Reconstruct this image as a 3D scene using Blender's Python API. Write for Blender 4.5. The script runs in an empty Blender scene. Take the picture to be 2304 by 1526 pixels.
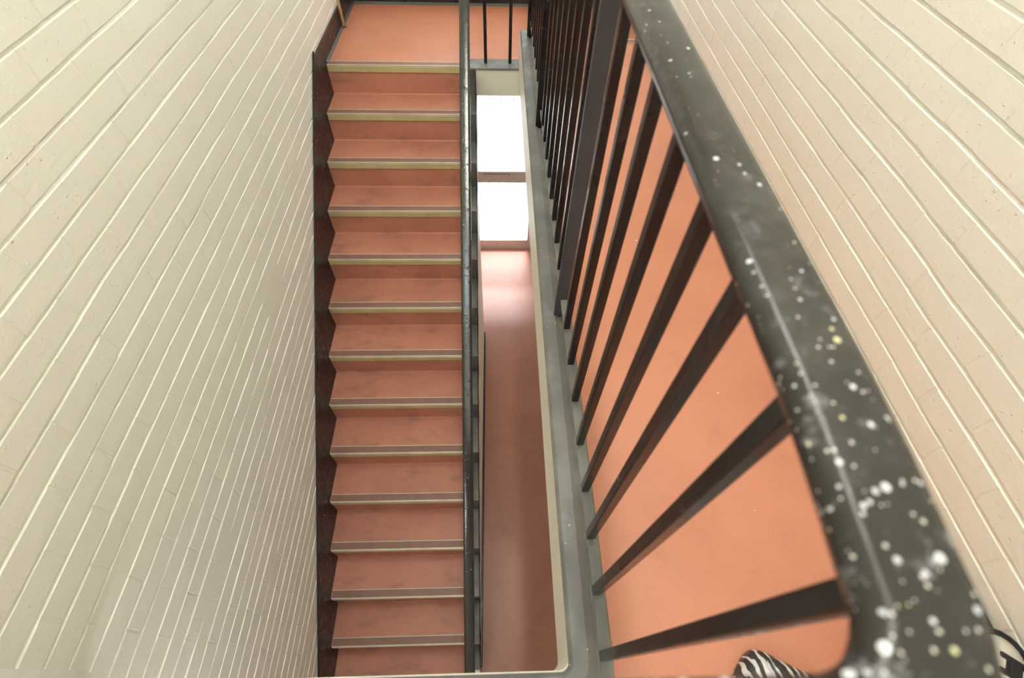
import bpy, bmesh, math, random
import numpy as np
from mathutils import Vector, Matrix

# ------------------------------------------------------------------ camera, world, lights, exposure
SC = bpy.context.scene
COL = SC.collection
random.seed(7)

PITCH, YAW, ROLL = map(math.radians, (54.27785, -3.19709, 2.22550))
cp, sp = math.cos(PITCH), math.sin(PITCH)
Rz = Matrix.Rotation(YAW, 3, 'Z')
fwd = Rz @ Vector((0, cp, -sp)); up = Rz @ Vector((0, sp, cp)); right = Rz @ Vector((1, 0, 0))
c, s = math.cos(ROLL), math.sin(ROLL)
r2 = c * right + s * up; u2 = -s * right + c * up
cam = bpy.data.cameras.new('camera'); cam_o = bpy.data.objects.new('camera', cam); COL.objects.link(cam_o)
cam.sensor_width = 36; cam.sensor_fit = 'HORIZONTAL'; cam.lens = 1074.56 / 2304 * 36
cam.clip_start = 0.02; cam.clip_end = 60
cam.dof.use_dof = True; cam.dof.focus_distance = 1.9; cam.dof.aperture_fstop = 3.2
m3 = Matrix((r2, u2, -fwd)).transposed()
cam_o.matrix_world = Matrix.Translation((0, 0, 1.30)) @ m3.to_4x4()
SC.camera = cam_o

SC.view_settings.view_transform = 'Standard'; SC.view_settings.look = 'None'
SC.view_settings.gamma = 1; SC.view_settings.use_curve_mapping = False
SC.view_settings.exposure = 0.29
SC.cycles.use_denoising = True
SC.cycles.max_bounces = 10; SC.cycles.diffuse_bounces = 7; SC.cycles.glossy_bounces = 4
SC.cycles.transparent_max_bounces = 12
SC.cycles.sample_clamp_indirect = 6; SC.cycles.caustics_reflective = False; SC.cycles.caustics_refractive = False

W = bpy.data.worlds.new('sky'); SC.world = W; W.use_nodes = True
W.node_tree.nodes['Background'].inputs[0].default_value = (0.80, 0.90, 1.0, 1)
W.node_tree.nodes['Background'].inputs[1].default_value = 1.0

LAMP_STRENGTH = 50.0
LAMP_COLOR = (0.96, 0.95, 0.83)
SKYLIGHT_W, WINDOW_W, DOOR_W = 16.0, 26.0, 6.0

def daylight(name, loc, rot, sx, sy, power, color):
    l = bpy.data.lights.new(name, 'AREA'); l.shape = 'RECTANGLE'; l.size = sx; l.size_y = sy
    l.energy = power; l.color = color
    o = bpy.data.objects.new(name, l); COL.objects.link(o); o.location = loc; o.rotation_euler = rot
    return o
HP = math.pi / 2
daylight('daylight_rooflight', (-0.30, -0.60, 3.62), (0, 0, 0), 1.0, 0.9, SKYLIGHT_W, (0.86, 0.93, 1.0))
daylight('daylight_landing_window', (0.0, 4.55, 1.15), (-HP, 0, 0), 1.5, 1.7, WINDOW_W, (0.95, 0.95, 1.0))
sun = bpy.data.lights.new('sun', 'SUN'); sun.energy = 20.0; sun.angle = math.radians(16); sun.color = (1.0, 0.95, 0.97)
sun_o = bpy.data.objects.new('sun', sun); COL.objects.link(sun_o); sun_o.location = (0, 9, 9)
sun_o.rotation_euler = (math.radians(-27), 0, 0)
daylight('daylight_door', (0.0, 4.75, -1.62), (-HP, 0, 0), 1.3, 2.2, DOOR_W, (1.0, 0.95, 0.98))

# ------------------------------------------------------------------ measures (metres, z = 0 on the upper floor)
XL, XR = -1.08, 1.077
YN, YF = -1.30, 4.24
ZC = 3.40
ZL = -0.187                    # landing
RISE, GO = 0.1835, 0.2526
ZB = ZL - 14 * RISE            # lower floor
YTOP = 3.24                    # top nosing
NST = 14

# ------------------------------------------------------------------ object helpers
def tag(o, label=None, cat=None, group=None, kind=None):
    if label: o['label'] = label
    if cat: o['category'] = cat
    if group: o['group'] = group
    if kind: o['kind'] = kind
    return o

def link(name, me, mats, parent=None):
    for m in (mats if isinstance(mats, (list, tuple)) else [mats]): me.materials.append(m)
    o = bpy.data.objects.new(name, me); COL.objects.link(o)
    if parent:
        o.parent = parent
        o.matrix_parent_inverse = parent.matrix_world.inverted()
    return o

def thing(name, loc, label, cat, group=None):
    o = bpy.data.objects.new(name, None); COL.objects.link(o); o.location = loc
    o.empty_display_size = 0.1
    bpy.context.view_layer.update()
    return tag(o, label, cat, group)

def bm_obj(name, bm, mats, parent=None, smooth=False):
    me = bpy.data.meshes.new(name)
    bmesh.ops.recalc_face_normals(bm, faces=bm.faces[:])
    bm.to_mesh(me); bm.free()
    if smooth:
        for p in me.polygons: p.use_smooth = True
    return link(name, me, mats, parent)

def add_box(bm, x0, x1, y0, y1, z0, z1, bev=0.0, seg=2, mi=0):
    r = bmesh.ops.create_cube(bm, size=1)
    vs = r['verts']
    for v in vs:
        v.co = Vector((x0 if v.co.x < 0 else x1, y0 if v.co.y < 0 else y1, z0 if v.co.z < 0 else z1))
    fs = set(f for v in vs for f in v.link_faces)
    for f in fs: f.material_index = mi
    if bev > 0:
        es = list(set(e for v in vs for e in v.link_edges))
        bmesh.ops.bevel(bm, geom=es, offset=bev, segments=seg, affect='EDGES', profile=0.5)
    return vs

def box(name, dims, mat, parent=None, bev=0.0, seg=2):
    bm = bmesh.new(); add_box(bm, *dims, bev=bev, seg=seg)
    return bm_obj(name, bm, mat, parent)

def prism_x(bm, pts, x0, x1, mi=0):
    """pts: outline in (y, z), extruded along x"""
    a = [bm.verts.new((x0, y, z)) for y, z in pts]; b = [bm.verts.new((x1, y, z)) for y, z in pts]
    n = len(pts); fs = [bm.faces.new(a), bm.faces.new(b[::-1])]
    for i in range(n):
        fs.append(bm.faces.new((a[i], b[i], b[(i + 1) % n], a[(i + 1) % n])))
    for f in fs: f.material_index = mi
    return fs

def prism_y(bm, pts, y0, y1, mi=0):
    """pts: outline in (x, z), extruded along y"""
    a = [bm.verts.new((x, y0, z)) for x, z in pts]; b = [bm.verts.new((x, y1, z)) for x, z in pts]
    n = len(pts); fs = [bm.faces.new(a), bm.faces.new(b[::-1])]
    for i in range(n):
        fs.append(bm.faces.new((a[i], b[i], b[(i + 1) % n], a[(i + 1) % n])))
    for f in fs: f.material_index = mi
    return fs

def sweep(bm, path, prof, closed=False, upv=Vector((0, 0, 1))):
    """prof: closed outline (side, up) carried along a path of points"""
    rings = []
    n = len(path)
    for i, p in enumerate(path):
        t = (path[min(i + 1, n - 1)] - path[max(i - 1, 0)]).normalized()
        side = t.cross(upv).normalized(); u = side.cross(t).normalized()
        # widen on the mitre
        rings.append([bm.verts.new(p + side * a + u * b) for a, b in prof])
    k = len(prof)
    for i in range(n - 1):
        for j in range(k):
            bm.faces.new((rings[i][j], rings[i][(j + 1) % k], rings[i + 1][(j + 1) % k], rings[i + 1][j]))
    bm.faces.new(rings[0]); bm.faces.new(rings[-1][::-1])

def round_rect(w, h, r, seg=4):
    pts = []
    for cx, cy, a0 in ((w/2 - r, h/2 - r, 0), (-w/2 + r, h/2 - r, 90), (-w/2 + r, -h/2 + r, 180), (w/2 - r, -h/2 + r, 270)):
        for i in range(seg + 1):
            a = math.radians(a0 + 90 * i / seg); pts.append((cx + r * math.cos(a), cy + r * math.sin(a)))
    return pts

# ------------------------------------------------------------------ materials
class NT:
    def __init__(s, name):
        s.m = bpy.data.materials.new(name); s.m.use_nodes = True
        s.t = s.m.node_tree; s.b = s.t.nodes['Principled BSDF']; s.out = s.t.nodes['Material Output']
        s._co = None
    def n(s, typ, **kw):
        nd = s.t.nodes.new(typ)
        for k, v in kw.items():
            if k in nd.inputs.keys(): nd.inputs[k].default_value = v
            else: setattr(nd, k, v)
        return nd
    def l(s, a, b): s.t.links.new(a, b)
    def co(s):
        if s._co is None: s._co = s.n('ShaderNodeNewGeometry').outputs['Position']
        return s._co
    def mapping(s, scale, src=None):
        mp = s.n('ShaderNodeMapping'); mp.inputs['Scale'].default_value = scale
        s.l(src or s.co(), mp.inputs['Vector']); return mp.outputs[0]
    def noise(s, scale, detail=3, rough=0.55, vec=None):
        nd = s.n('ShaderNodeTexNoise'); nd.inputs['Scale'].default_value = scale
        nd.inputs['Detail'].default_value = detail; nd.inputs['Roughness'].default_value = rough
        s.l(vec or s.co(), nd.inputs['Vector']); return nd.outputs['Fac']
    def ramp(s, fac, stops):
        nd = s.n('ShaderNodeValToRGB'); e = nd.color_ramp.elements
        e[0].position, e[0].color = stops[0][0], (*stops[0][1], 1)
        e[1].position, e[1].color = stops[-1][0], (*stops[-1][1], 1)
        for p, c_ in stops[1:-1]:
            x = e.new(p); x.color = (*c_, 1)
        s.l(fac, nd.inputs[0]); return nd.outputs[0]
    def mask(s, fac, lo, hi):
        nd = s.n('ShaderNodeMapRange'); nd.interpolation_type = 'SMOOTHSTEP'
        nd.inputs[1].default_value = lo; nd.inputs[2].default_value = hi
        s.l(fac, nd.inputs[0]); return nd.outputs[0]
    def mix(s, fac, a, b, blend='MIX'):
        nd = s.n('ShaderNodeMix'); nd.data_type = 'RGBA'; nd.blend_type = blend
        if isinstance(fac, float): nd.inputs[0].default_value = fac
        else: s.l(fac, nd.inputs[0])
        for i, v in ((6, a), (7, b)):
            if isinstance(v, tuple): nd.inputs[i].default_value = (*v, 1)
            else: s.l(v, nd.inputs[i])
        return nd.outputs[2]
    def math(s, op, a, b=0.0):
        nd = s.n('ShaderNodeMath'); nd.operation = op
        for i, v in ((0, a), (1, b)):
            if isinstance(v, (int, float)): nd.inputs[i].default_value = v
            else: s.l(v, nd.inputs[i])
        return nd.outputs[0]
    def bump(s, h, strength, dist):
        nd = s.n('ShaderNodeBump'); nd.inputs['Strength'].default_value = strength
        nd.inputs['Distance'].default_value = dist
        s.l(h, nd.inputs['Height']); s.l(nd.outputs[0], s.b.inputs['Normal'])
    def base(s, v, rough=0.5, spec=0.5, metal=0.0):
        if isinstance(v, tuple): s.b.inputs['Base Color'].default_value = (*v, 1)
        else: s.l(v, s.b.inputs['Base Color'])
        if isinstance(rough, float): s.b.inputs['Roughness'].default_value = rough
        else: s.l(rough, s.b.inputs['Roughness'])
        s.b.inputs['Specular IOR Level'].default_value = spec
        s.b.inputs['Metallic'].default_value = metal
    def spots(s, scale, size, prob, vec=None):
        """round flecks: 1 inside a fleck"""
        v = s.n('ShaderNodeTexVoronoi'); v.inputs['Scale'].default_value = scale
        s.l(vec or s.co(), v.inputs['Vector'])
        sep = s.n('ShaderNodeSeparateColor'); s.l(v.outputs['Color'], sep.inputs[0])
        keep = s.math('LESS_THAN', sep.outputs[0], prob)
        rad = s.math('MULTIPLY', sep.outputs[1], size)
        d = s.math('LESS_THAN', v.outputs['Distance'], rad)
        return s.math('MULTIPLY', keep, d)

def mat_wall(name, col):
    t = NT(name)
    big = t.noise(1.3, 3)
    colr = t.mix(t.mask(big, 0.35, 0.7), col, tuple(x * 0.965 for x in col))
    blot = t.spots(7.0, 0.10, 0.10)
    colr = t.mix(t.math('MULTIPLY', blot, 0.25), colr, (0.9, 0.88, 0.82))
    t.base(colr, 0.42, 0.45)
    h = t.math('ADD', t.math('MULTIPLY', t.noise(260, 3), 0.5), t.math('MULTIPLY', t.noise(45, 4), 0.8))
    lump = t.mask(t.noise(75, 2), 0.66, 0.80)
    t.bump(t.math('ADD', h, t.math('MULTIPLY', lump, 1.0)), 0.75, 0.0028)
    return t.m
M_wall = mat_wall('cream_painted_brick', (0.865, 0.855, 0.775))
M_plaster = mat_wall('cream_painted_plaster', (0.87, 0.84, 0.74))

def mat_floor(name, a, b, dark, rough):
    t = NT(name)
    colr = t.mix(t.mask(t.noise(2.2, 4), 0.35, 0.68), a, b)
    colr = t.mix(t.math('MULTIPLY', t.mask(t.noise(5.5, 5, 0.62), 0.54, 0.80), 0.30), colr, dark)
    colr = t.mix(t.math('MULTIPLY', t.mask(t.noise(420, 2), 0.57, 0.70), 0.55), colr, dark)
    colr = t.mix(t.math('MULTIPLY', t.mask(t.noise(520, 2), 0.60, 0.75), 0.22), colr, (0.95, 0.62, 0.45))
    colr = t.mix(t.spots(26.0, 0.085, 0.13), colr, (0.86, 0.74, 0.62))
    colr = t.mix(t.math('MULTIPLY', t.spots(9.0, 0.055, 0.12), 0.8), colr, (0.9, 0.84, 0.75))
    t.base(colr, rough, 0.5)
    t.bump(t.noise(300, 3), 0.25, 0.0008)
    return t.m
M_floor = mat_floor('terracotta_vinyl', (0.56, 0.225, 0.142), (0.50, 0.195, 0.118), (0.23, 0.09, 0.06), 0.36)
M_floor_low = mat_floor('shaded_terracotta_vinyl', (0.47, 0.205, 0.145), (0.42, 0.18, 0.125), (0.20, 0.085, 0.065), 0.36)  # same vinyl, its colour darkened to stand for shade down the well

def mat_step():
    t = NT('terracotta_step_covering')
    colr = t.mix(t.mask(t.noise(3.0, 4), 0.35, 0.68), (0.53, 0.23, 0.158), (0.45, 0.185, 0.128))
    scuff = t.mask(t.noise(6.0, 5, 0.65, t.mapping((0.7, 1.6, 1.6))), 0.50, 0.74)
    colr = t.mix(t.math('MULTIPLY', scuff, 0.55), colr, (0.22, 0.115, 0.09))
    colr = t.mix(t.math('MULTIPLY', t.mask(t.noise(460, 2), 0.58, 0.72), 0.4), colr, (0.22, 0.08, 0.05))
    colr = t.mix(t.spots(14.0, 0.06, 0.05), colr, (0.86, 0.74, 0.62))
    t.base(colr, 0.45, 0.45)
    t.bump(t.noise(300, 3), 0.2, 0.0008)
    return t.m
M_step = mat_step()

def mat_black(name, col, rough, specks=0.0, lump=0.6, scale=60):
    t = NT(name)
    colr = t.mix(t.mask(t.noise(7.0, 5), 0.4, 0.75), col, tuple(x * 1.7 + 0.004 for x in col))
    if specks:
        colr = t.mix(t.math('MULTIPLY', t.spots(70, 0.2, specks), 0.8), colr, (0.55, 0.50, 0.36))
        colr = t.mix(t.math('MULTIPLY', t.mask(t.noise(14, 6, 0.7), 0.58, 0.78), 0.35), colr, (0.22, 0.215, 0.20))
    rr = t.ramp(t.noise(30, 4), [(0.3, (rough * 0.75,) * 3), (0.75, (min(1, rough * 1.5),) * 3)])
    t.base(colr, rr, 0.42)
    h = t.math('ADD', t.noise(scale, 3), t.math('MULTIPLY', t.noise(scale * 4, 3), 0.35))
    t.bump(h, lump, 0.0005)
    return t.m
M_black = mat_black('black_gloss_paint', (0.0085, 0.0075, 0.008), 0.20)
M_rail = mat_black('black_handrail_paint', (0.030, 0.028, 0.024), 0.26, 0.0, 0.5, 55)
M_kerb = mat_black('worn_black_kerb_paint', (0.125, 0.124, 0.117), 0.42, 0.10, 0.5, 90)
M_skirt = mat_black('black_skirting_paint', (0.013, 0.011, 0.012), 0.32, 0.0, 0.15, 40)

def mat_stairrail():
    t = NT('lumpy_black_gloss')
    t.base(t.mix(t.spots(60, 0.2, 0.05), (0.016, 0.015, 0.014), (0.5, 0.45, 0.36)), 0.11, 0.9)
    h = t.math('ADD', t.noise(85, 4, 0.65), t.math('MULTIPLY', t.mask(t.noise(45, 2), 0.6, 0.72), 1.0))
    t.bump(h, 1.0, 0.0008)
    return t.m
M_stairrail = mat_stairrail()

def mat_guardrail():
    """handrail top: paint and plaster drips scattered along it, thickest at the corner"""
    t = NT('spattered_black_handrail_paint')
    colr = t.mix(t.mask(t.noise(9.0, 5, 0.65), 0.42, 0.75), (0.024, 0.022, 0.019), (0.062, 0.058, 0.052))
    sep = t.n('ShaderNodeSeparateXYZ'); t.l(t.co(), sep.inputs[0])
    near = t.mask(sep.outputs[1], 0.34, 0.02)
    smear = t.mask(t.noise(38, 5, 0.7), 0.56, 0.74)
    colr = t.mix(t.math('MULTIPLY', smear, t.math('ADD', t.math('MULTIPLY', near, 0.6), 0.18)), colr, (0.34, 0.345, 0.38))
    for sc_, size, cl in ((105, 0.33, (0.82, 0.82, 0.86)), (85, 0.24, (0.80, 0.74, 0.46)), (170, 0.36, (0.66, 0.66, 0.72)), (260, 0.36, (0.7, 0.68, 0.6))):
        v = t.n('ShaderNodeTexVoronoi'); v.inputs['Scale'].default_value = sc_
        t.l(t.co(), v.inputs['Vector'])
        sp_ = t.n('ShaderNodeSeparateColor'); t.l(v.outputs['Color'], sp_.inputs[0])
        prob = t.math('ADD', t.math('MULTIPLY', near, 0.22), 0.018)
        keep = t.math('LESS_THAN', sp_.outputs[0], prob)
        d = t.math('LESS_THAN', v.outputs['Distance'], t.math('MULTIPLY', sp_.outputs[1], size))
        colr = t.mix(t.math('MULTIPLY', t.math('MULTIPLY', keep, d), 0.9), colr, cl)
    t.base(colr, 0.24, 0.36)
    h = t.math('ADD', t.noise(60, 4), t.math('MULTIPLY', t.mask(t.noise(110, 2), 0.62, 0.75), 0.8))
    t.bump(h, 0.35, 0.0006)
    return t.m
M_guard = mat_guardrail()

def mat_plain(name, col, rough=0.5, spec=0.5, metal=0.0, grain=0.0):
    t = NT(name)
    colr = t.mix(t.mask(t.noise(12, 4), 0.35, 0.7), col, tuple(x * 0.88 for x in col))
    t.base(colr, rough, spec, metal)
    if grain: t.bump(t.noise(200, 3), grain, 0.001)
    return t.m
M_bluepost = mat_plain('blue_grey_paint', (0.058, 0.058, 0.070), 0.35)
M_alu = mat_plain('worn_aluminium_edging', (0.60, 0.54, 0.42), 0.42, 0.5, 0.35)
M_brass = mat_plain('olive_brass_lip', (0.60, 0.52, 0.27), 0.42, 0.5, 0.15)
M_insert = mat_plain('brown_nosing_insert', (0.245, 0.125, 0.098), 0.40, 0.5, 0.0, 0.2)
M_white = mat_plain('white_gloss_paint', (0.84, 0.82, 0.80), 0.30)
M_doorpaint = mat_plain('off_white_door_paint', (0.74, 0.66, 0.62), 0.32)
M_pipe = mat_plain('cream_pipe_paint', (0.86, 0.76, 0.52), 0.35)
M_plastic = mat_plain('white_plastic', (0.90, 0.89, 0.87), 0.35)
M_ceil = mat_plain('white_ceiling_paint', (0.90, 0.895, 0.88), 0.7)
M_canvas = mat_plain('cream_bag_fabric', (0.60, 0.55, 0.48), 0.6, 0.35, 0.0, 0.3)
M_webbing = mat_plain('black_webbing', (0.012, 0.012, 0.014), 0.55, 0.3, 0.0, 0.4)
M_cove = mat_plain('grey_cove_paint', (0.085, 0.095, 0.090), 0.35)
M_plate_shadow = mat_plain('letter_plate_shadow', (0.10, 0.06, 0.05), 0.4)  # dark colour standing for the shadow round the letter plate
M_concrete = mat_plain('pale_pavement', (0.6, 0.6, 0.58), 0.8)

def mat_glass():
    t = NT('obscured_door_glass')
    nt = t.t
    tr = t.n('ShaderNodeBsdfTransparent'); tr.inputs[0].default_value = (0.95, 0.98, 0.98, 1)
    tl = t.n('ShaderNodeBsdfTranslucent'); tl.inputs[0].default_value = (0.90, 0.95, 0.96, 1)
    gl = t.n('ShaderNodeBsdfGlossy'); gl.inputs['Roughness'].default_value = 0.08
    m1 = t.n('ShaderNodeMixShader'); m1.inputs[0].default_value = 0.45
    m2 = t.n('ShaderNodeMixShader'); m2.inputs[0].default_value = 0.06
    t.l(tr.outputs[0], m1.inputs[1]); t.l(tl.outputs[0], m1.inputs[2])
    t.l(m1.outputs[0], m2.inputs[1]); t.l(gl.outputs[0], m2.inputs[2])
    t.l(m2.outputs[0], t.out.inputs[0])
    return t.m
M_glass = mat_glass()

def mat_emit(name, col, strength):
    t = NT(name)
    t.base((0.9, 0.9, 0.88), 0.4)
    t.b.inputs['Emission Color'].default_value = (*col, 1)
    t.b.inputs['Emission Strength'].default_value = strength
    return t.m
M_lamp = mat_emit('lit_lamp_diffuser', LAMP_COLOR, LAMP_STRENGTH)

def mat_zebra():
    t = NT('zebra_print_fabric')
    tc = t.n('ShaderNodeTexCoord').outputs['Object']
    mp = t.n('ShaderNodeMapping'); mp.inputs['Rotation'].default_value = (0, 0, math.radians(-12))
    t.l(tc, mp.inputs['Vector'])
    mp2 = t.n('ShaderNodeMapping'); mp2.inputs['Scale'].default_value = (1.0, 0.28, 0.5)
    t.l(mp.outputs[0], mp2.inputs['Vector'])
    w = t.n('ShaderNodeTexWave'); w.wave_type = 'BANDS'; w.bands_direction = 'X'
    w.inputs['Scale'].default_value = 15; w.inputs['Distortion'].default_value = 8.0
    w.inputs['Detail'].default_value = 2.0; w.inputs['Detail Scale'].default_value = 2.2
    t.l(mp2.outputs[0], w.inputs['Vector'])
    k = t.mask(w.outputs['Fac'], 0.75, 0.79)
    t.base(t.mix(k, (0.030, 0.029, 0.030), (0.66, 0.64, 0.64)), 0.28, 0.5)
    t.bump(t.noise(38, 4, 0.6, tc), 0.7, 0.006)
    return t.m
M_zebra = mat_zebra()

# ------------------------------------------------------------------ setting: walls
def brick_wall(name, x0, sgn, zoff, pitch, yj, blen, y0, y1, z0, z1, seed):
    """painted brick wall with real recessed joints; face at x0, looking along sgn"""
    rng = np.random.default_rng(seed)
    half = blen / 2
    ys = []
    k0, k1 = int(math.floor((y0 - yj) / half)), int(math.ceil((y1 - yj) / half))
    for k in range(k0, k1 + 1):
        b = yj + k * half
        for d in (-0.0050, -0.0030, 0.0030, 0.0050, 0.028, 0.048, 0.068, 0.088, 0.108):
            ys.append((b + d, k, abs(d) < 0.004))
    ys = [q for q in ys if y0 <= q[0] <= y1]
    zs = []
    c0, c1 = int(math.floor((z0 - zoff) / pitch)), int(math.ceil((z1 - zoff) / pitch))
    for k in range(c0, c1 + 1):
        b = zoff + k * pitch
        for d, cent in ((-0.0055, 0), (-0.0040, 1), (0.0025, 1), (0.0072, 0), (pitch * 0.33, 0), (pitch * 0.62, 0)):
            zs.append((b + d, k if d > 0 else k - 1, k, cent))
    zs = [q for q in zs if z0 <= q[0] <= z1]
    ny, nz = len(ys), len(zs)
    Y = np.array([q[0] for q in ys]); Z = np.array([q[0] for q in zs])
    def smooth1d(n, step, amp):
        m = n // step + 3
        c_ = rng.normal(0, amp, m); x = np.arange(n) / step
        i = x.astype(int); f = x - i; f = f * f * (3 - 2 * f)
        return c_[i] * (1 - f) + c_[i + 1] * f
    P = np.zeros((nz, ny, 3))
    P[:, :, 1] = Y[None, :]; P[:, :, 2] = Z[:, None]
    dep = np.zeros((nz, ny))
    joint_amp, joint_wob = {}, {}
    brick_off = {}
    for i, (z, course, jk, cent) in enumerate(zs):
        if jk not in joint_amp:
            joint_amp[jk] = np.clip(0.85 + smooth1d(ny, 18, 0.36), 0.05, 1.5)
            joint_wob[jk] = smooth1d(ny, 11, 0.0011)
        near_joint = abs(z - (zoff + jk * pitch)) < 0.012
        if cent: dep[i] -= 0.0056 * joint_amp[jk]
        if near_joint: P[i, :, 2] += joint_wob[jk]
        par = course & 1
        for j, (y, k, pc) in enumerate(ys):
            perp = pc and ((k + par) % 2 == 0)
            bid = (course, (k + par) // 2 if True else 0)
            if bid not in brick_off: brick_off[bid] = rng.normal(0, 0.0008)
            if not cent:
                dep[i, j] += brick_off[bid]
                if perp: dep[i, j] -= 0.0022 * joint_amp[jk][j]
    P[:, :, 0] = x0 + sgn * dep
    P[:, :, 1] += rng.normal(0, 0.0007, (nz, ny))
    verts = P.reshape(-1, 3)
    idx = np.arange(nz * ny).reshape(nz, ny)
    a, b, c_, d = idx[:-1, :-1], idx[:-1, 1:], idx[1:, 1:], idx[1:, :-1]
    quads = np.stack([a, b, c_, d] if sgn > 0 else [a, d, c_, b], -1).reshape(-1, 4)
    me = bpy.data.meshes.new(name)
    me.from_pydata(verts.tolist(), [], quads.tolist()); me.update()
    # thickness behind the face
    bm = bmesh.new(); bm.from_mesh(me)
    add_box(bm, *sorted((x0 - sgn * 0.014, x0 - sgn * 0.12)), y0, y1, z0, z1)
    bm.to_mesh(me); bm.free()
    return tag(link(name, me, M_wall), kind='structure')

brick_wall('wall_left', XL - 0.012, 1, 0.778, 0.0814, 0.02, 0.262, YN, YF + 0.02, ZB - 0.02, ZC, 3)
brick_wall('wall_right', XR, -1, 0.233, 0.0758, 0.06, 0.250, YN, YF + 0.02, ZB - 0.02, ZC, 5)

bm = bmesh.new()      # far wall with the door opening below and the landing window above
T0, T1 = YF, YF + 0.2
DX, DTOP = 0.47, -0.74
WX, WZ0, WZ1 = 0.72, 0.34, 1.96
add_box(bm, XL - 0.12, -DX, T0, T1, ZB - 0.05, DTOP); add_box(bm, DX, XR + 0.12, T0, T1, ZB - 0.05, DTOP)
add_box(bm, XL - 0.12, XR + 0.12, T0, T1, DTOP, WZ0)
add_box(bm, XL - 0.12, -WX, T0, T1, WZ0, WZ1); add_box(bm, WX, XR + 0.12, T0, T1, WZ0, WZ1)
add_box(bm, XL - 0.12, XR + 0.12, T0, T1, WZ1, ZC + 0.05)
tag(bm_obj('wall_far', bm, M_plaster), kind='structure')
tag(box('wall_near', (XL - 0.12, XR + 0.12, YN - 0.15, YN, ZB - 0.05, ZC + 0.05), M_plaster), kind='structure')

bm = bmesh.new()      # ceiling with the rooflight opening
OX0, OX1, OY0, OY1 = -0.80, 0.20, -1.05, -0.15
add_box(bm, XL - 0.12, XR + 0.12, OY1, YF + 0.1, ZC, ZC + 0.15)
add_box(bm, XL - 0.12, XR + 0.12, YN, OY0, ZC, ZC + 0.15)
add_box(bm, XL - 0.12, OX0, OY0, OY1, ZC, ZC + 0.15); add_box(bm, OX1, XR + 0.12, OY0, OY1, ZC, ZC + 0.15)
tag(bm_obj('ceiling', bm, M_ceil), kind='structure')

# floors: slab tops are vinyl, edges and undersides cream plaster
def slab(name, boxes, top=None):
    bm = bmesh.new()
    for d in boxes:
        add_box(bm, *d)
    bmesh.ops.recalc_face_normals(bm, faces=bm.faces[:])
    for f in bm.faces: f.material_index = 0 if f.normal.z > 0.9 else 1
    me = bpy.data.meshes.new(name); bm.to_mesh(me); bm.free()
    return tag(link(name, me, [top or M_floor, M_plaster]), kind='structure')
WELL_X = 0.160        # right side of the well
WELL_Y = 0.018        # near end of the well
XE0 = -0.122
YE = 3.19             # end of the upper floor, one step above the landing
slab('floor', [(WELL_X, XR, YN, YE, -0.25, 0.0), (XL, WELL_X, YN, WELL_Y - 0.009, -0.25, 0.0)])
bm = bmesh.new()      # rounded corner of the slab edge
R_ = 0.026
P_ = [(WELL_X - 0.0002, WELL_Y - 0.0088), (WELL_X - 0.0002, WELL_Y + R_)] + [(WELL_X - R_ + R_ * math.cos(a), WELL_Y + R_ - R_ * math.sin(a)) for a in np.linspace(0, HP, 7)] + [(XL + 0.0005, WELL_Y), (XL + 0.0005, WELL_Y - 0.0088)]
va = [bm.verts.new((x, y, -0.2495)) for x, y in P_]; vb = [bm.verts.new((x, y, -0.0005)) for x, y in P_]
bm.faces.new(va); bm.faces.new(vb[::-1])
for i in range(len(P_)): bm.faces.new((va[i], vb[i], vb[(i + 1) % len(P_)], va[(i + 1) % len(P_)]))
tag(bm_obj('trim_9', bm, M_plaster), kind='structure')
slab('floor_landing', [(XL, XE0, YTOP + 0.0101, YF, ZL - 0.167, ZL), (XE0, XR, YE + 0.012, YF, ZL - 0.167, ZL)])
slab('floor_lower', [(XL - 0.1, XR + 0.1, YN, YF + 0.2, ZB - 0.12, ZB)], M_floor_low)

# single step down from the upper floor to the landing: its riser and the nosing on the edge
def nosing_mesh(bm, x0, x1, y, z, direction=-1):
    """y: front edge of the step; direction: the way the step faces"""
    d = direction
    def b(ya, yb, za, zb, mi, bev=0.0):
        add_box(bm, x0, x1, min(ya, yb), max(ya, yb), za, zb, bev=bev, seg=2, mi=mi)
    b(y, y - d * 0.052, z, z + 0.0022, 1)                     # insert
    b(y + d * 0.004, y - d * 0.0055, z - 0.004, z + 0.0045, 0, 0.0018)   # front bead
    b(y - d * 0.047, y - d * 0.0525, z, z + 0.0042, 0, 0.0012)           # back bead
    b(y + d * 0.006, y - d * 0.001, z - 0.040, z - 0.003, 2, 0.0025)     # lip
o = tag(box('trim_1', (WELL_X + 0.004, XR, YE, YE + 0.012, ZL, -0.001), M_step), kind='structure')
bm = bmesh.new(); nosing_mesh(bm, 0.27, XR - 0.02, YE + 0.012, 0.0, 1)
bm_obj('nosing', bm, [M_alu, M_insert, M_brass], o)

# kerbs round the well
def kerb(name, pts_path, prof, mat=M_kerb):
    bm = bmesh.new(); sweep(bm, [Vector(p) for p in pts_path], prof)
    return tag(bm_obj(name, bm, mat), kind='structure')
KP = [(-0.055, 0.0), (-0.055, 0.010), (-0.047, 0.018), (-0.012, 0.018), (0.0, 0.010), (0.010, 0.004), (0.046, 0.004), (0.048, 0.0)]
KX = WELL_X + 0.053
KPATH = [(KX, YE + 0.085, 0.0005)] + [(KX, y, 0.0005) for y in np.linspace(3.1, 0.036, 14)]
for a in range(15, 91, 15):
    r = 0.075
    KPATH.append((KX - r + r * math.cos(math.radians(a)), 0.0345 - r * math.sin(math.radians(a)), 0.0005))
KPATH += [(KX - 0.075 - 0.2 * i, -0.0405, 0.0005) for i in range(1, 6)] + [(XL + 0.001, -0.0405, 0.0005)]
KPR = [(-a, b) for a, b in KP]
kerb('trim_2', KPATH, KPR)
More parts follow.
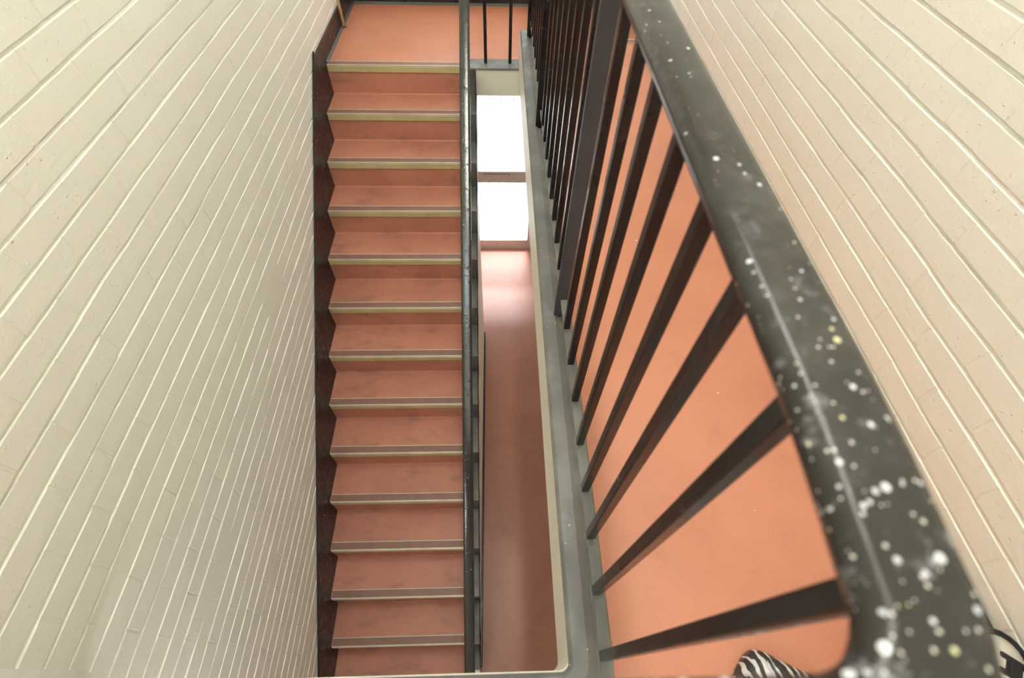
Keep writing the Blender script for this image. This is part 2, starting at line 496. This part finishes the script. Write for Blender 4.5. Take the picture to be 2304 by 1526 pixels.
# landing kerb between the flight and the upper floor
bm = bmesh.new(); add_box(bm, -0.185, WELL_X - 0.002, YE + 0.004, 3.325, ZL, ZL + 0.012, bev=0.004)
tag(bm_obj('trim_3', bm, M_kerb), kind='structure')
# kerb end standing above the landing
bm = bmesh.new(); add_box(bm, WELL_X - 0.004, 0.262, YE - 0.02, YE + 0.085, ZL + 0.001, 0.0, bev=0.0)
tag(bm_obj('trim_4', bm, M_plaster), kind='structure')

# skirtings
def cove(bm, dims): add_box(bm, *dims)
bm = bmesh.new()
prism_x(bm, [(3.092, ZL + 0.001), (3.092, -0.066), (YF - 0.001, -0.066), (YF - 0.001, ZL + 0.001)], XL - 0.011, XL)
tag(bm_obj('baseboard_left', bm, M_skirt), kind='structure')
bm = bmesh.new(); prism_y(bm, [(XL, ZL), (XL, ZL + 0.014), (XL + 0.014, ZL)], 3.26, YF - 0.014)
tag(bm_obj('trim_5', bm, M_cove), kind='structure')
bm = bmesh.new(); add_box(bm, XL, XR, YF - 0.014, YF, ZL, ZL + 0.12)
tag(bm_obj('baseboard_far', bm, M_skirt), kind='structure')
bm = bmesh.new(); prism_x(bm, [(YF - 0.014, ZL), (YF - 0.014, ZL + 0.014), (YF - 0.030, ZL)], XL + 0.014, XR - 0.014)
tag(bm_obj('trim_6', bm, M_cove), kind='structure')
bm = bmesh.new(); add_box(bm, XR - 0.014, XR, YN, YE, 0.0, 0.115, bev=0.003)
add_box(bm, XR - 0.014, XR, YE + 0.012, YF, ZL, ZL + 0.12)
tag(bm_obj('baseboard_right', bm, M_skirt), kind='structure')

# ------------------------------------------------------------------ staircase
XS0, XS1, XE = XL, -0.185, -0.122      # covering from the wall to the painted margin, outer face
stair = thing('staircase', (-0.6, 0.2, ZB), 'terracotta staircase with brass edged nosings between white brick wall and open well', 'staircase')
def nos(k): return YTOP - GO * k, ZL - RISE * k
YFOOT = 0.070
saw = []
for k in range(0, NST):
    y, z = nos(k)
    yb = y
    if k == 0:
        saw += [(y, z - 0.012)]
    saw += [(y + 0.010, z - 0.010), (y + 0.010, z - RISE - 0.010)]
# body under the covering, with soffit
def soff(y): return ZL - 0.40 + (y - YTOP) * RISE / GO
ylast = nos(NST - 1)[0] + 0.010
low = [(ylast, ZB + 0.001)]
ysoff = YTOP + (ZB - ZL + 0.40) * GO / RISE
poly = []
for k in range(0, NST):
    y, z = nos(k)
    poly += [(y + 0.010, z - 0.010), (y + 0.010, z - RISE - 0.010 if k < NST - 1 else ZB + 0.001)]
poly += [(ysoff, ZB + 0.001), (YTOP + 0.010, soff(YTOP + 0.010))]
bm = bmesh.new(); prism_x(bm, poly, XL + 0.002, XE - 0.003)
bm_obj('flight_slab', bm, M_plaster, stair)
for k in range(1, NST):
    y, z = nos(k)
    bm = bmesh.new()
    # riser above this tread, and the tread itself with a small cove between
    ya = y + GO + 0.010
    prism_x(bm, [(y + 0.001, z), (y + 0.001, z - 0.011), (ya, z - 0.011), (ya, z + RISE - 0.012), (ya - 0.008, z + RISE - 0.012),
                 (ya - 0.008, z + 0.006), (ya - 0.014, z)], XS0 + 0.0005, XS1)
    st = bm_obj('step', bm, M_step, stair)
    bm = bmesh.new(); nosing_mesh(bm, XS0 + 0.006, XS1 - 0.002, y, z, -1)
    bm_obj('nosing', bm, [M_alu, M_insert, M_brass], st)
# bottom riser
y, z = nos(NST - 1)
bm = bmesh.new(); add_box(bm, XS0 + 0.0005, XS1, y + 0.002, y + 0.0098, ZB + 0.001, z - 0.012)
bm_obj('step', bm, M_step, stair)
# top nosing, on the landing edge
bm = bmesh.new(); nosing_mesh(bm, XS0 + 0.006, XS1 - 0.002, YTOP, ZL, -1)
add_box(bm, XS0 + 0.001, XS1, YTOP + 0.001, YTOP + 0.0095, ZL - 0.03, ZL - 0.001, mi=3)
bm_obj('nosing', bm, [M_alu, M_insert, M_brass, M_step], stair)
# painted outer margin that follows the steps
poly = [(YTOP + 0.06, ZL + 0.008), (YTOP - 0.006, ZL + 0.008)]
for k in range(0, NST - 1):
    y, z = nos(k)
    poly += [(y - 0.006, z - RISE + 0.008), (y - GO - 0.006, z - RISE + 0.008)]
poly[-1] = (YFOOT, poly[-1][1])
poly += [(YFOOT, ZB + 0.001), (YFOOT + 0.03, ZB + 0.001)]
back = []
for k in range(NST - 2, -1, -1):
    y, z = nos(k)
    back += [(y + 0.02, z - RISE - 0.016)] if k == NST - 2 else [(y + 0.02 - 0.0, z - RISE - 0.016)]
    back += [(y + 0.02, z - 0.016)]
poly2 = poly[:-1] + [(YFOOT + 0.018, ZB + 0.001), (YFOOT + 0.018, nos(NST - 1)[1] - 0.016)] + back + [(YTOP + 0.06, ZL - 0.016)]
bm = bmesh.new(); prism_x(bm, poly2, XS1 + 0.0005, XE)
bmesh.ops.triangulate(bm, faces=[f for f in bm.faces if len(f.verts) > 4])
bm_obj('outer_string', bm, M_kerb, stair)
# black painted wall string
tslope = RISE / GO
def topz(y): return ZL + 0.254 + (y - YTOP) * tslope
bm = bmesh.new()
yy0 = nos(NST - 1)[0] - 0.30
pl = [(3.090, topz(3.090)), (3.090, ZL - 0.001), (3.275, ZL - 0.001), (3.275, ZL - 0.30), (yy0 + 0.25, ZB + 0.002), (yy0, ZB + 0.002), (yy0, topz(yy0))]
prism_x(bm, pl, XL - 0.0085, XL)
bm_obj('wall_string', bm, M_skirt, stair)

# spandrel wall under the flight, with its skirting
bm = bmesh.new()
pl = [(YFOOT + 0.02, ZB), (2.93, ZB), (2.93, soff(2.93) + 0.02), (ysoff + 0.5, soff(ysoff + 0.5) + 0.02), (YFOOT + 0.02, ZB + 0.12)]
prism_x(bm, pl, XE - 0.10, XE - 0.004)
sp_ = bm_obj('spandrel_panel', bm, M_plaster, stair)
bm = bmesh.new(); add_box(bm, XE - 0.004, XE + 0.010, YFOOT + 0.019, 2.93, ZB, ZB + 0.10, bev=0.003)
bm_obj('skirting', bm, M_skirt, sp_)

# ------------------------------------------------------------------ stair handrail
sr = thing('stair_handrail', (-0.15, YTOP, ZL), 'sloping black lumpy gloss handrail running down beside the terracotta steps', 'handrail')
RH = 0.90
p_top = Vector((-0.1515, 3.27, ZL + RH)); 
def railp(y, x): return Vector((x, y, ZL + RH + (y - YTOP) * tslope))
path = []
for i in range(60):
    y = 3.253 + (-0.14 - 3.253) * i / 59
    path.append(railp(y, -0.150 + 0.007 * (3.253 - y) / 3.393))
bm = bmesh.new(); sweep(bm, path, round_rect(0.052, 0.030, 0.012, 4))
bm_obj('rail', bm, M_stairrail, sr, smooth=True)
for yb in (-0.155,):
    zt = ZL + RH + (yb - YTOP) * tslope
    zb0 = ZL + 0.0085 if yb > 0 else ZB + 0.001
    xx = -0.150 if yb > 0 else -0.143
    bm = bmesh.new(); add_box(bm, xx - 0.02, xx + 0.02, yb - 0.02, yb + 0.02, zb0, zt + 0.02, bev=0.004)
    bm_obj('newel', bm, M_black, sr)

# ------------------------------------------------------------------ guard railing on the upper floor
gr = thing('guard_railing', (0.224, 1.6, 0.02), 'long black guard railing on the upper floor, handrail spattered with pale paint', 'railing')
HX, HZ = 0.2245, 1.0225
def hx(y):
    q = min(1, max(0, (0.16 - y) / 0.14)); return HX - 0.008 * q * q * (3 - 2 * q)
path = [Vector((hx(y), y, HZ)) for y in np.linspace(3.55, 0.045, 60)]
HX -= 0.008
r = 0.066
for a in np.linspace(8, 90, 11):
    path.append(Vector((HX - r + r * math.cos(math.radians(a)), 0.034 - r * math.sin(math.radians(a)), HZ)))
path += [Vector((HX - r - 0.1 * i, 0.034 - r, HZ)) for i in range(1, 12)]
HX += 0.008
prof = []
for i in range(9):     # gently crowned top with round shoulders, flat underside
    t_ = -1 + 2 * i / 8
    prof.append((0.031 * math.copysign(abs(t_) ** 0.75, t_), 0.0145 - 0.0035 * t_ ** 2 - (0.006 if abs(t_) == 1 else 0)))
prof = [(-0.0315, -0.002)] + prof + [(0.0315, -0.002), (0.029, -0.011), (0.022, -0.0145), (-0.022, -0.0145), (-0.029, -0.011)]
bm = bmesh.new(); sweep(bm, path, prof)
bm_obj('handrail', bm, M_guard, gr, smooth=True)['label'] = 'wide rounded black handrail spattered with pale drips at the corner'
ZR = 0.100
path = [Vector((0.2265, y, ZR - 0.004)) for y in np.linspace(3.27, 0.03, 12)]
r = 0.055
for a in np.linspace(15, 90, 6):
    path.append(Vector((0.2265 - r + r * math.cos(math.radians(a)), 0.02 - r * math.sin(math.radians(a)), ZR - 0.004)))
path += [Vector((0.2265 - r - 0.2 * i, 0.02 - r, ZR - 0.004)) for i in range(1, 6)]
bm = bmesh.new(); sweep(bm, path, round_rect(0.028, 0.008, 0.002, 2))
bm_obj('bottom_rail', bm, M_kerb, gr)
BY = [.029, .152, .271, .384, .509, .640, .764, .897, 1.154, 1.286, 1.410, 1.538, 1.674, 1.800, 1.930, 2.060,
      2.330, 2.464, 2.590, 2.720, 2.850, 2.980, 3.100]
bm = bmesh.new(); add_box(bm, 0.2115, 0.2315, 0, 0.020, ZR, HZ - 0.0135, bev=0.0025)
b0 = bm_obj('baluster', bm, M_black, gr)
for i, y in enumerate(BY):
    b = b0 if i == 0 else b0.copy()
    if i: COL.objects.link(b)
    b.location.y = b0.location.y if i == 0 else y
    if i == 0: b.location.y = y
for i, y in enumerate((1.020, 2.195, 3.185)):
    bm = bmesh.new(); add_box(bm, 0.197, 0.236, y, y + 0.010, 0.008, HZ - 0.0135, bev=0.002)
    b = bm_obj('post', bm, M_bluepost if i == 0 else M_black, gr)
    if i == 0: b['label'] = 'wide blue-grey flat post'
for x in (-0.45, -0.95):
    bm = bmesh.new(); add_box(bm, x, x + 0.02, -0.045, -0.025, 0.004, HZ - 0.0135, bev=0.002)
    bm_obj('post', bm, M_black, gr)

# ------------------------------------------------------------------ landing railing across the end of the well
lr = thing('landing_railing', (0.0, 3.272, ZL), 'short black railing with thin uprights on the far landing edge across the well', 'railing')
for x in (-0.058, 0.099):
    bm = bmesh.new(); add_box(bm, x - 0.010, x + 0.010, 3.262, 3.282, ZL + 0.011, ZL + RH + 0.030, bev=0.002)
    bm_obj('baluster', bm, M_black, lr)
bm = bmesh.new(); add_box(bm, -0.178, 0.190, 3.255, 3.3045, ZL + RH + 0.026, ZL + RH + 0.054, bev=0.008)
bm_obj('rail', bm, M_rail, lr)

# ------------------------------------------------------------------ door on the lower floor
def door():
    d = tag(box('door_1', (-DX, DX, YF + 0.020, YF + 0.075, ZB, ZB + 0.012), M_doorpaint), kind='structure')
    bm = bmesh.new()
    y0, y1 = YF - 0.012, YF + 0.095
    add_box(bm, -DX, -DX + 0.05, y0, y1, ZB, DTOP, bev=0.003); add_box(bm, DX - 0.05, DX, y0, y1, ZB, DTOP, bev=0.003)
    add_box(bm, -DX + 0.05, DX - 0.05, y0, y1, DTOP - 0.05, DTOP, bev=0.003)
    bm_obj('door_frame', bm, M_doorpaint, d)
    bm = bmesh.new(); y0, y1 = YF + 0.030, YF + 0.072
    a = DX - 0.052
    add_box(bm, -a, -a + 0.045, y0, y1, ZB + 0.013, DTOP - 0.052, bev=0.004)
    add_box(bm, a - 0.045, a, y0, y1, ZB + 0.013, DTOP - 0.052, bev=0.004)
    a -= 0.045
    add_box(bm, -a, a, y0, y1, ZB + 0.013, -2.632, bev=0.004)
    add_box(bm, -a, a, y0, y1, -1.825, -1.690, bev=0.004)
    add_box(bm, -a, a, y0, y1, DTOP - 0.14, DTOP - 0.052, bev=0.004)
    bm_obj('door_leaf', bm, M_doorpaint, d)
    for z0, z1, off, stp in ((-1.691, DTOP - 0.139, -0.054, 0.112), (-2.633, -1.824, -0.060, 0.100)):
        p = box('door_pane', (-a, a, YF + 0.049, YF + 0.055, z0, z1), M_glass, d)
        k = -3
        while off + k * stp < a - 0.01:
            x = off + k * stp
            if x > -a + 0.01:
                bm = bmesh.new(); add_box(bm, x - 0.004, x + 0.004, YF + 0.0551, YF + 0.061, z0, z1, bev=0.001)
                bm_obj('glazing_bar', bm, M_white, p)
            k += 1
    bm = bmesh.new()
    add_box(bm, -0.12, 0.145, YF + 0.027, YF + 0.030, -1.790, -1.722, bev=0.001)
    lp = bm_obj('letter_plate', bm, M_doorpaint, d)
    bm = bmesh.new()
    add_box(bm, -0.124, 0.149, YF + 0.0275, YF + 0.0297, -1.722, -1.716); add_box(bm, 0.145, 0.149, YF + 0.0275, YF + 0.0297, -1.755, -1.722)
    bm_obj('plate_shadow', bm, M_plate_shadow, lp)  # dark strips painting the shadow along the plate's top and right side
door()
tag(box('added_sun_canopy', (-1.6, 1.6, YF + 0.2, YF + 1.35, 2.10, 2.22), M_concrete), kind='structure')  # unseen canopy, added outside to keep the sun off the landing window
tag(box('trim_7', (-3, 3, YF + 0.2, YF + 4, ZB - 0.14, ZB - 0.02), M_concrete), kind='structure')

# window over the landing and the rooflight
w = tag(box('window_1', (-WX, WX, YF + 0.03, YF + 0.09, WZ0, WZ0 + 0.05), M_white), kind='structure')
bm = bmesh.new()
add_box(bm, -WX, -WX + 0.05, YF + 0.03, YF + 0.09, WZ0 + 0.05, WZ1); add_box(bm, WX - 0.05, WX, YF + 0.03, YF + 0.09, WZ0 + 0.05, WZ1)
add_box(bm, -WX + 0.05, WX - 0.05, YF + 0.03, YF + 0.09, WZ1 - 0.05, WZ1); add_box(bm, -0.025, 0.025, YF + 0.03, YF + 0.09, WZ0 + 0.05, WZ1 - 0.05)
bm_obj('window_frame', bm, M_white, w)
box('window_pane', (-WX + 0.05, WX - 0.05, YF + 0.055, YF + 0.060, WZ0 + 0.05, WZ1 - 0.05), M_glass, w)
w = tag(box('window_2', (OX0, OX1, OY0, OY0 + 0.04, ZC + 0.06, ZC + 0.12), M_white), kind='structure')
bm = bmesh.new()
add_box(bm, OX0, OX1, OY1 - 0.04, OY1, ZC + 0.06, ZC + 0.12); add_box(bm, OX0, OX0 + 0.04, OY0 + 0.04, OY1 - 0.04, ZC + 0.06, ZC + 0.12)
add_box(bm, OX1 - 0.04, OX1, OY0 + 0.04, OY1 - 0.04, ZC + 0.06, ZC + 0.12)
bm_obj('window_frame', bm, M_white, w)
box('window_pane', (OX0 + 0.04, OX1 - 0.04, OY0 + 0.04, OY1 - 0.04, ZC + 0.088, ZC + 0.094), M_glass, w)

# ------------------------------------------------------------------ ceiling lamp
cl = thing('ceiling_light', (0.13, 1.30, ZC), 'long lit batten lamp on the ceiling over the stairwell', 'ceiling light')
box('body', (0.05, 0.21, 0.50, 2.10, ZC - 0.035, ZC), M_white, cl, bev=0.006)
box('diffuser', (0.055, 0.205, 0.52, 2.08, ZC - 0.095, ZC - 0.036), M_lamp, cl, bev=0.02, seg=3)

# ------------------------------------------------------------------ pipe on the landing
def tube(bm, path, rad, seg=14):
    sweep(bm, path, [(rad * math.cos(2 * math.pi * i / seg), rad * math.sin(2 * math.pi * i / seg)) for i in range(seg)], upv=Vector((0, 1, 0.01)))
pp = thing('wall_pipe', (XL + 0.012, 3.80, ZL), 'thin cream vertical pipe in front of the black skirting on the far landing', 'pipe')
bm = bmesh.new(); tube(bm, [Vector((XL + 0.014, 3.80, z)) for z in (ZL + 0.002, 0.4, 1.2, ZC - 0.002)], 0.0105)
bm_obj('pipe_run', bm, M_pipe, pp, smooth=True)
bm = bmesh.new(); tube(bm, [Vector((XL + 0.014, 3.80, z)) for z in (ZL + 0.001, ZL + 0.010)], 0.018)
bm_obj('floor_collar', bm, M_cove, pp)

# ------------------------------------------------------------------ white trunking at the foot of the frame, on the left wall
tk = thing('wall_trunking', (XL, 0.03, -0.27), 'white rounded plastic trunking on the white brick wall at the lower left corner', 'trunking')
bm = bmesh.new()
zb, zt, yl, yr = -0.262, 0.35, WELL_Y + 0.001, 0.050
pts = [(yl, zt), (yr, zt)] + [(yr - 0.038 + 0.038 * math.cos(a), zb + 0.038 + 0.038 * -math.sin(a)) for a in np.linspace(0, HP, 8)]
prism_x(bm, pts, XL - 0.010, XL + 0.022)
bmesh.ops.bevel(bm, geom=[e for e in bm.edges if abs(e.verts[0].co.x - XL - 0.022) < 1e-5 and abs(e.verts[1].co.x - XL - 0.022) < 1e-5], offset=0.006, segments=3, affect='EDGES')
bm_obj('cover', bm, M_plastic, tk)

# ------------------------------------------------------------------ bags on the upper floor
def pillow(name, outline, h, mat, parent, puff=0.5, rings=10):
    """soft closed bag from an outline: flat-ish bottom, domed top with wrinkles"""
    bm = bmesh.new()
    cx_ = sum(p[0] for p in outline) / len(outline); cy_ = sum(p[1] for p in outline) / len(outline)
    layers = []
    for i in range(rings + 1):
        t_ = i / rings
        ang = t_ * HP
        k = math.cos(ang) ** puff if i < rings else 0
        z = h * math.sin(ang)
        layers.append([bm.verts.new((cx_ + (x - cx_) * k + 0.004 * math.sin(9 * j + 3 * i) * t_ * k, cy_ + (y - cy_) * k, z + 0.006 * math.sin(2.3 * j + i) * k * t_))
                       for j, (x, y) in enumerate(outline)] if i < rings else [bm.verts.new((cx_, cy_, z))])
    n = len(outline)
    for i in range(rings - 1):
        for j in range(n):
            bm.faces.new((layers[i][j], layers[i][(j + 1) % n], layers[i + 1][(j + 1) % n], layers[i + 1][j]))
    for j in range(n): bm.faces.new((layers[-2][j], layers[-2][(j + 1) % n], layers[-1][0]))
    bm.faces.new(layers[0][::-1])
    return bm_obj(name, bm, mat, parent, smooth=True)

zb_ = thing('zebra_bag', (0.60, -0.10, 0.0), 'glossy black and white zebra print bag corner on the terracotta floor behind the railing', 'bag')
ol = [(0.575, 0.046), (0.590, 0.047), (0.603, 0.043), (0.66, 0.014), (0.74, -0.022), (0.80, -0.06), (0.80, -0.16), (0.74, -0.26), (0.60, -0.30), (0.48, -0.24),
      (0.455, -0.10), (0.490, -0.035), (0.520, -0.002), (0.556, 0.036)]
def densify(o, k=4):
    r_ = []
    for i in range(len(o)):
        a, b = o[i], o[(i + 1) % len(o)]
        for j in range(k): r_.append((a[0] + (b[0] - a[0]) * j / k, a[1] + (b[1] - a[1]) * j / k))
    return r_
pillow('body', densify(ol), 0.050, M_zebra, zb_, 0.30)

cb = thing('shoulder_bag', (0.96, -0.15, 0.0), 'cream fabric bag with black piping and a black clip beside the right wall skirting', 'bag')
def bag():
    # a padded upright bag; the far top corner is what the frame shows
    x0, x1, y0, y1, h = 0.800, 1.0555, -0.42, 0.062, 0.172
    rr = 0.048
    def outline(inset):
        pts = []
        for (cx_, cy_, a0) in ((x1 - rr, y1 - rr, 0), (x0 + rr, y1 - rr, 90), (x0 + rr, y0 + rr, 180), (x1 - rr, y0 + rr, 270)):
            for i in range(7):
                a = math.radians(a0 + 15 * i); pts.append((cx_ + (max(0.004, rr - inset)) * math.cos(a), cy_ + (max(0.004, rr - inset)) * math.sin(a)))
        return pts
    bm = bmesh.new()
    L = []
    for inset, z in ((0.012, 0.0), (0.0, 0.02), (-0.004, 0.08), (0.0, h - 0.015), (0.004, h), (0.03, h + 0.010), (0.06, h + 0.014)):
        L.append([bm.verts.new((x, y, z)) for x, y in outline(inset)])
    n = len(L[0])
    for i in range(len(L) - 1):
        for j in range(n): bm.faces.new((L[i][j], L[i][(j + 1) % n], L[i + 1][(j + 1) % n], L[i + 1][j]))
    bm.faces.new(L[-1]); bm.faces.new(L[0][::-1])
    bm_obj('body', bm, M_canvas, cb, smooth=True)
    o_ = outline(0.0); path = [Vector((x, y, h)) for x, y in o_] + [Vector((o_[0][0], o_[0][1], h))]
    bm = bmesh.new(); tube(bm, path, 0.006, 10)
    bm_obj('piping', bm, M_webbing, cb, smooth=True)['label'] = 'black piping along the top edge'
    # clip: two bars and a bridge
    bm = bmesh.new()
    add_box(bm, -0.024, 0.024, 0.009, 0.021, 0, 0.008, bev=0.003); add_box(bm, -0.024, 0.024, -0.021, -0.009, 0, 0.008, bev=0.003)
    add_box(bm, -0.014, 0.016, -0.012, 0.012, 0.0005, 0.0065, bev=0.002); add_box(bm, -0.006, 0.012, -0.016, 0.016, 0.001, 0.0085, bev=0.002)
    bmesh.ops.rotate(bm, verts=bm.verts[:], cent=(0, 0, 0), matrix=Matrix.Rotation(math.radians(-38), 3, 'Z'))
    bmesh.ops.translate(bm, verts=bm.verts[:], vec=(1.008, -0.004, h + 0.0085))
    bm_obj('clip', bm, M_webbing, cb)['label'] = 'black plastic clip'
bag()

# ------------------------------------------------------------------ fill lamp added under the near floor to brighten the lower wall and steps
bl = thing('lower_fill_lamp', (-0.72, -0.62, -0.25), 'added round fill lamp under the near floor over the foot of the stairs', 'ceiling light')
bm = bmesh.new(); bmesh.ops.create_cone(bm, cap_ends=True, segments=28, radius1=0.13, radius2=0.14, depth=0.03)
bmesh.ops.translate(bm, verts=bm.verts[:], vec=(-0.72, -0.62, -0.266))
bm_obj('base', bm, M_white, bl)
bm = bmesh.new(); bmesh.ops.create_uvsphere(bm, u_segments=24, v_segments=10, radius=0.12)
bmesh.ops.scale(bm, verts=bm.verts[:], vec=(1, 1, 0.4)); bmesh.ops.translate(bm, verts=bm.verts[:], vec=(-0.72, -0.62, -0.29))
bm_obj('globe', bm, mat_emit('fill_lamp_globe', (0.95, 0.96, 0.99), 36.0), bl, smooth=True)
